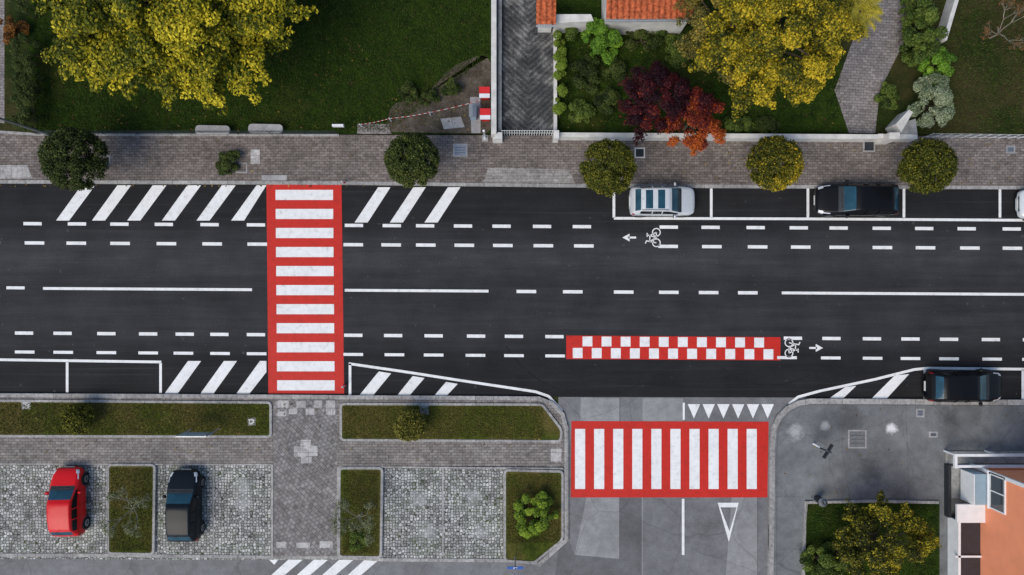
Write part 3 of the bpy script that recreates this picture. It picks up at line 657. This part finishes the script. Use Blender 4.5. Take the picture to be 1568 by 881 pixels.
# ------------------------------------------------------------ cars
def car(px,py,rot,L,Wd,Ht,paint,roofpanel=False,name='parked_car'):
    x,y=P(px,py,.7); e=empty(name,(x,y,0),rot); hw=Wd/2
    st=[(0,.66,.50,.54,.80),(.02,.82,.60,.66,.82),(.07,.93,.68,.76,.82),(.15,.985,.75,.86,.82),(.245,1.0,.82,.97,.84),(.265,1.0,.84,1.0,.85),(.43,1.0,.88,Ht-.07,.77),(.46,1.0,.89,Ht-.03,.76),(.50,1.0,.90,Ht-.01,.76),(.64,1.0,.905,Ht,.755),(.68,1.0,.91,Ht-.01,.75),(.82,.99,.92,Ht-.06,.74),(.86,.98,.92,Ht-.11,.74),(.95,.95,.90,1.0,.80),(.975,.90,.80,.86,.82),(1,.80,.5,.55,.82)]
    V=[];F=[];FM=[]; mats=[paint,M['cglass'],M['sglass'],M['lamp'],M['tail'],M['dmetal']]
    n=len(st)
    def sec(t,w,b,tp,tr):
        X=L/2-t*L; w=w*hw; lo=.20 if .03<t<.97 else .28
        cr=.04 if tp>1.1 else .03
        cab=tp-b>.25
        wt=w*tr
        return [(X,0,lo),(X,w*.92,lo),(X,w*.99,lo+.10),(X,w,b*.75),(X,w*.97,b),(X,w*.95 if cab else w*.93,b+.03 if cab else b+(tp-b)*.4),
                (X,wt+ (w*.95-wt)*.12 if cab else w*.88,tp-.05 if cab else b+(tp-b)*.7),(X,wt*.95,tp+cr*.2),(X,wt*.88,tp+cr*.5),(X,wt*.45,tp+cr*.9),(X,0,tp+cr)]
    NP=11
    for s in st:
        q=sec(*s); V+=q; V+=[(a,-b_,c) for a,b_,c in q]
    def fm(i,j):
        if j in (7,8,9):
            if i in (5,12): return 1
            if i==4: return 5
            if roofpanel and j>=8 and i in (8,10): return 1
            return 0
        if j==5 and 5<=i<=11: return 2
        if j in (4,5,6) and i==1: return 3
        if j==5 and i==2: return 3
        if j in (3,4) and i==13: return 4
        if j==1 and i in (0,14): return 5
        return 0
    for i in range(n-1):
        for side in (0,1):
            for j in range(NP-1):
                a=i*2*NP+side*NP+j; b_=a+2*NP; q=[a,a+1,b_+1,b_]
                if side: q=q[::-1]
                F.append(q); FM.append(fm(i,j))
    for i,rev in ((0,0),(n-1,1)):
        o=i*2*NP
        for j in range(NP-1):
            q=[o+j,o+NP+j,o+NP+j+1,o+j+1]
            if rev: q=q[::-1]
            F.append(q); FM.append(0)
    me=bpy.data.meshes.new('body'); me.from_pydata(V,[],F)
    for m in mats: me.materials.append(m)
    me.polygons.foreach_set('material_index',FM); me.polygons.foreach_set('use_smooth',[True]*len(F))
    bm=bmesh.new(); bm.from_mesh(me); bmesh.ops.remove_doubles(bm,verts=bm.verts,dist=.0005)
    bad=[f for f in bm.faces if f.calc_area()<1e-7]
    if bad: bmesh.ops.delete(bm,geom=bad,context='FACES')
    bmesh.ops.recalc_face_normals(bm,faces=bm.faces); bm.to_mesh(me); bm.free()
    ob=bpy.data.objects.new('body',me); col.objects.link(ob); ob.parent=e
    sm=ob.modifiers.new('s','SUBSURF'); sm.levels=2; sm.render_levels=2
    g=G()
    for wx in (L/2-.19*L,-L/2+.17*L):
        for sd in (-1,1):
            g.tube([(wx,sd*(hw-.22),.31),(wx,sd*(hw+.005),.31)],.36,M['dmetal'],24)
            g.tube([(wx,sd*(hw-.20),.30),(wx,sd*(hw+.015),.30)],.30,M['rubber'],24); g.tube([(wx,sd*(hw-.1),.30),(wx,sd*(hw+.022),.30)],.19,M['rim'],16)
            for k in range(5):
                a=k*1.2566; g.tube([(wx,sd*(hw+.024),.30),(wx+.16*math.cos(a),sd*(hw+.024),.30+.16*math.sin(a))],.02,M['dmetal'],5)
    g.done('wheels',e)
    g=G()
    for sd in (-1,1):
        g.ball((L/2-.335*L,sd*(hw+.06),.96),(.08,.12,.07),paint,10,6)
        g.box(L/2-.36*L-.005,L/2-.35*L,sd*(hw+.06)-.08,sd*(hw+.06)+.08,.91,1.0,M['sglass'])
    g.done('mirrors',e,True)
    g=G(); xw=L/2-.262*L
    g.tube([(xw,.05,1.05),(xw-.05,.6*hw,1.08)],.014,M['dmetal'],5); g.tube([(xw,-.45*hw,1.055),(xw-.05,.02,1.09)],.014,M['dmetal'],5)
    g.done('wipers',e)
    if roofpanel:
        g=G()
        for sd in (-1,1): g.tube([(L/2-.45*L,sd*hw*.72,Ht-.04),(L/2-.5*L,sd*hw*.72,Ht+.05),(L/2-.8*L,sd*hw*.71,Ht+.03),(L/2-.86*L,sd*hw*.70,Ht-.08)],.02,M['rim'],6)
        g.done('roof_rails',e)
    g=G(); g.box(L/2-.01,L/2+.015,-.26,.26,.38,.49,M['plate']); g.box(-L/2-.015,-L/2+.01,-.26,.26,.45,.56,M['plate']); g.box(L/2-.05,L/2+.006,-.4,.4,.5,.56,M['dmetal']); g.done('number_plates',e)
    g=G(); g.tube([(-L*.33,0,Ht-.03),(-L*.37,0,Ht+.12)],.008,M['dmetal'],5); g.done('antenna',e)
    g=G()
    for tx in (.32,.52,.70):
        X=L/2-tx*L
        for sd in (-1,1): g.box(X-.008,X+.008,sd*(hw*.985)-.012,sd*(hw*.985)+.012,.3,.86,M['dmetal'])
    for tx in (.54,.69):
        X=L/2-tx*L
        for sd in (-1,1): g.tube([(X,sd*hw*.955,.95),(X-.02,sd*hw*.82,Ht-.12)],.03,paint,6)
    g.done('door_seams',e)
    return e
cb=m_carpaint('black_car_paint',(.005,.0055,.007),spec=.15); cs=m_carpaint('silver_car_paint',(.62,.65,.67),.05); crd=m_carpaint('red_car_paint',(.68,.005,.009),spec=.25); cn=m_carpaint('dark_blue_car_paint',(.005,.009,.013),spec=.15)
car(1015,308,0,3.5,1.6,1.5,cs,True); car(1314,306,math.pi,4.45,1.7,1.42,cb); car(1478,592,0,4.1,1.68,1.42,cb)
car(102,770,math.pi/2+.02,3.7,1.62,1.42,crd); car(281,776,math.pi/2,3.85,1.68,1.42,cn); car(1625,312,math.pi,4.3,1.7,1.42,cs)
# ------------------------------------------------------------ street furniture
x,y=P(80,208); e=empty('street_lamp'); g=G(); g.tube([(x,y,.1),(x,y,.6),(x,y,7)],[.09,.07,.05],M['metal'],10); g.tube([(x,y,6.9),(x,y-.8,7.15)],.035,M['metal'],8); g.done('pole',e,True); g=G(); g.box(x-.12,x+.12,y-1.3,y-.7,7.1,7.2,M['metal']); g.box(x-.09,x+.09,y-1.2,y-.8,7.07,7.098,M['lamp']); g.done('lamp_head',e)
x,y=P(1244,679); e=empty('direction_sign'); g=G(); g.tube([(x,y,.1),(x,y,1.9)],.045,M['wmetal'],8); g.done('post',e,True)
g=G()
for a,z,l in ((1.0,1.95,.42),(-.35,1.7,.28)):
    dx,dy=math.cos(a),math.sin(a); w_=.035
    g.add([(x+sx*dx*l-sy*dy*w_,y+sx*dy*l+sy*dx*w_,z+zz) for zz in (0,-.25) for sx,sy in ((-1,1),(1,1),(1,-1),(-1,-1))],
      [[0,1,2,3],[4,7,6,5],[0,4,5,1],[1,5,6,2],[2,6,7,3],[3,7,4,0]],M['dmetal'])
g.done('sign_arms',e)
x,y=P(1249,762); e=empty('litter_bin'); g=G(); g.tube([(x,y,.12),(x,y,.85)],[.17,.22],M['dmetal'],16); g.done('bin',e,True); g=G(); g.tube([(x,y,.85),(x,y,.9),(x,y,.98)],[.24,.24,.10],M['metal'],16); g.tube([(x-.3,y,.12),(x-.3,y,1.1)],.03,M['metal'],8); g.tube([(x-.3,y,.8),(x,y,.8)],.02,M['metal'],6); g.done('lid_and_post',e,True)
for bx,by in ((528,281),(529,590)):
    x,y=P(bx,by); e=empty('delineator_post'); g=G(); g.tube([(x,y,.0),(x,y,.03)],.12,M['dmetal'],12); g.tube([(x,y,.03),(x,y,.7)],.045,M['redp'],10); g.done('post',e,True); g=G(); g.tube([(x,y,.45),(x,y,.6)],.049,M['wmetal'],10); g.tube([(x,y,.70),(x,y,.76)],[.05,.02],M['wmetal'],10); g.done('bands',e,True)
e=empty('information_board'); g=G(); a=P(272,667,1.6); b_=P(318,665,1.6)
for q in (a,b_): g.tube([(q[0],q[1],.1),(q[0],q[1],1.9)],.03,M['metal'],8)
g.done('posts',e,True); g=G(); g.box(a[0]-.03,b_[0]+.03,a[1]-.02,a[1]+.02,.9,1.85,M['cyan']); g.box(a[0]-.06,b_[0]+.06,a[1]-.03,a[1]+.03,1.853,1.9,M['metal']); g.done('panel',e)
x,y=P(789,872,1.8); e=empty('parking_sign'); g=G(); g.tube([(x,y,0),(x,y,2.0)],.03,M['metal'],8); g.done('post',e,True)
g=G(); V8=[(x+u,y+.06+v*.55,1.75+v*.8+w) for w in (0,.03) for u,v in ((-.42,-.3),(.42,-.3),(.42,.3),(-.42,.3))]
g.add(V8,[[0,3,2,1],[4,5,6,7],[0,1,5,4],[1,2,6,5],[2,3,7,6],[3,0,4,7]],M['bmetal']); g.done('plate',e)
cu=bpy.data.curves.new('letter_p','FONT'); cu.body='P'; cu.size=.5; cu.align_x='CENTER'; cu.align_y='CENTER'; cu.extrude=.004; cu.materials.append(M['wmetal'])
o=bpy.data.objects.new('letter_p',cu); col.objects.link(o); o.parent=e; o.location=(x,y+.055,1.79); o.rotation_euler=(math.atan2(.8,.55),0,0)
for bx,by in ((326,199),(407,197)):
    e=empty('stone_bench'); g=G(); g.prism(rnd([(bx-26,by-7),(bx+26,by-6),(bx+26,by+7),(bx-27,by+7)],6),.42,.55,M['conc'],h=.5); g.done('seat',e)
    g=G()
    for d in (-17,17): g.prism([(bx+d-3,by-4),(bx+d+3,by-4),(bx+d+3,by+4),(bx+d-3,by+4)],.1,.419,M['greywall'],h=.4)
    g.done('legs',e)
for bx,by in ((742,143),(743,176)):
    x,y=P(bx,by,.9); e=empty('waste_bin'); g=G()
    v=[(x+sx*w,y+sy*w,z) for z,w in ((.2,.19),(1.0,.25)) for sx,sy in ((-1,-1),(1,-1),(1,1),(-1,1))]
    g.add(v,[[0,3,2,1],[0,1,5,4],[1,2,6,5],[2,3,7,6],[3,0,4,7],[4,5,6,7]],M['redp']); g.done('body',e)
    g=G(); g.box(x-.28,x+.28,y-.05,y+.30,1.002,1.06,M['redp']); g.box(x-.28,x+.28,y-.28,y-.06,1.002,1.05,M['wmetal']); g.done('lid',e)
    g=G()
    for s in (-.18,.18): g.tube([(x+s-.03,y+.24,.22),(x+s+.03,y+.24,.22)],.09,M['rubber'],12)
    g.done('wheels',e)
x,y=P(724,170,1.0); e=empty('utility_box'); g=G(); g.box(x-.16,x+.16,y-.3,y+.3,.15,1.1,M['cyan']); g.done('cabinet',e); g=G(); g.add([(x-.2,y-.34,1.103),(x+.2,y-.34,1.103),(x+.2,y+.34,1.103),(x-.2,y+.34,1.103),(x,y-.34,1.22),(x,y+.34,1.22)],[[0,1,4],[1,2,5,4],[2,3,5],[3,0,4,5]],M['metal']); g.done('lid',e)
x,y=P(743,213); e=empty('utility_pole'); g=G(); g.tube([(x,y,.1),(x,y,.4),(x,y,1.9)],[.10,.055,.045],M['wmetal'],10); g.ball((x,y,1.93),(.07,.07,.05),M['wmetal']); g.done('pole',e,True); g=G(); g.box(x-.17,x+.17,y-.17,y+.17,.1,.2,M['conc']); g.done('footing',e)
e=empty('barrier_tape'); g=G(); pts=[P(556,196),P(600,187),P(660,178),P(735,160)]
for i,(a,b_) in enumerate(zip(pts[:-1],pts[1:])):
    n=14
    for k in range(n):
        u=Vector(a).lerp(Vector(b_),k/n); w_=Vector(a).lerp(Vector(b_),(k+1)/n)
        z=.75-.12*math.sin(math.pi*k/n); z2=.75-.12*math.sin(math.pi*(k+1)/n)
        g.tube([(u.x,u.y,z),(w_.x,w_.y,z2)],.012,M['redp'] if k%2 else M['wmetal'],5)
g.done('tape',e); g=G()
for a in pts: g.tube([(a[0],a[1],.1),(a[0],a[1],.85)],.025,M['wmetal'],6)
g.done('posts',e)
x,y=P(518,193,.8); e=empty('small_garden_sign'); g=G(); g.tube([(x,y,.1),(x,y,.8)],.03,M['bark'],6); g.done('post',e); g=G(); g.box(x-.3,x+.3,y-.06,y+.06,.72,.95,M['wmetal']); g.done('board',e)
# ------------------------------------------------------------ building lower right
e=empty('salmon_apartment_building')
X0,Y1=P(1484,712); X1=X0+14; Y0=Y1-14; hb=8
g=G(); g.box(X0,X1,Y0,Y1,0,hb,M['salmon']); g.done('walls',e)
g=G(); g.box(X0-.4,X1+.4,Y0-.4,Y1+.5,hb+.003,hb+.25,M['whitewall']); g.done('roof',e)
g=G(); g.box(X0-.07,X0+.06,Y1-.06,Y1+.12,0,hb-.01,M['wmetal']); g.done('corner_downpipe',e)
def win(yc,zc,w,h_):
    g=G(); x=X0
    g.box(x-.03,x+.02,yc-w/2,yc+w/2,zc-h_/2,zc+h_/2,M['glass'])
    for (a,b_,c,d) in ((yc-w/2-.07,yc-w/2,zc-h_/2-.07,zc+h_/2+.07),(yc+w/2,yc+w/2+.07,zc-h_/2-.07,zc+h_/2+.07),(yc-w/2,yc+w/2,zc+h_/2,zc+h_/2+.07),(yc-w/2,yc+w/2,zc-h_/2-.07,zc-h_/2),(yc-.03,yc+.03,zc-h_/2,zc+h_/2)):
        g.box(x-.07,x+.02,a,b_,c,d,M['wmetal'])
    g.box(x-.14,x+.02,yc-w/2-.12,yc+w/2+.12,zc-h_/2-.12,zc-h_/2-.072,M['wmetal']); g.done('window',e)
win(P(1527,755,2.2)[1],2.2,1.75,1.0)
for yy in (-8.2,-11.8): win(Y1+yy-.3,2.3,1.4,1.2); win(Y1+yy-.3,5.6,1.4,1.2)
g=G()
g.box(X0-1.35,X1,Y1+.13,Y1+.26,.95,1.1,M['wmetal'])
g.box(X0-1.5,X1,Y1+.72,Y1+.86,.95,1.1,M['wmetal']); g.box(X0-1.5,X0-1.36,Y1+.1,Y1+.719,.95,1.1,M['wmetal'])
for i in range(5): xx=X0-1.43+i*2.2; g.box(xx-.05,xx+.05,Y1+.75,Y1+.84,.1,.949,M['wmetal'])
g.done('terrace_railing',e)
g=G(); g.box(X0-1.4,X1,Y1+.125,Y1+.78,.13,.20,M['greywall']); g.done('terrace_slab',e)
g=G(); ya=P(0,772,1.2)[1]; yb=P(0,800,1.2)[1]
g.box(X0-1.45,X0-1.30,yb,Y1+.1,.1,.5,M['dmetal'])
g.box(X0-1.5,X0-.01,yb,ya,1.15,1.28,M['wmetal']); g.box(X0-1.3,X0-.02,ya+.02,Y1,.13,.3,M['greywall'])
g.box(X0-.75,X0-.072,ya+.05,Y1-.1,.5,1.5,M['cyan']); g.box(X0-.80,X0-.751,ya+.05,Y1-.1,.5,1.55,M['wmetal']); g.done('entrance_canopy',e)
g=G(); g.box(X0-1.1,X0-.013,Y0,yb-.02,.12,.9,M['glass'])
for k in range(6): yy=yb-1.9-k*2; g.box(X0-1.4,X0-.014,yy-.05,yy+.05,.905,1.0,M['wmetal'])
g.box(X0-1.25,X0-1.12,Y0,yb-.03,.12,1.0,M['wmetal']); g.done('lean_to_windows',e)
# ------------------------------------------------------------ camera, light
cam=bpy.data.cameras.new('camera'); co=bpy.data.objects.new('camera',cam); col.objects.link(co); co.location=(0,0,H); co.rotation_euler=(0,0,0)
cam.sensor_width=36; cam.lens=36*H/56.0; cam.clip_end=3000; scene.camera=co
w=bpy.data.worlds.new('World'); scene.world=w; w.use_nodes=True; nt=w.node_tree
sky=nt.nodes.new('ShaderNodeTexSky'); sky.sky_type='NISHITA'; sky.sun_disc=False
el,az=math.radians(52),math.radians(222)
sky.sun_elevation=el; sky.sun_rotation=az
nt.links.new(sky.outputs[0],nt.nodes['Background'].inputs[0]); nt.nodes['Background'].inputs[1].default_value=.15
sl=bpy.data.lights.new('sun','SUN'); sl.energy=2.5; sl.angle=math.radians(40); sl.color=(1,.92,.80); so=bpy.data.objects.new('sun',sl); col.objects.link(so)
d=Vector((math.sin(az)*math.cos(el),math.cos(az)*math.cos(el),math.sin(el))); so.rotation_euler=d.to_track_quat('Z','Y').to_euler()
scene.view_settings.view_transform='Standard'; scene.view_settings.look='None'; scene.view_settings.exposure=0
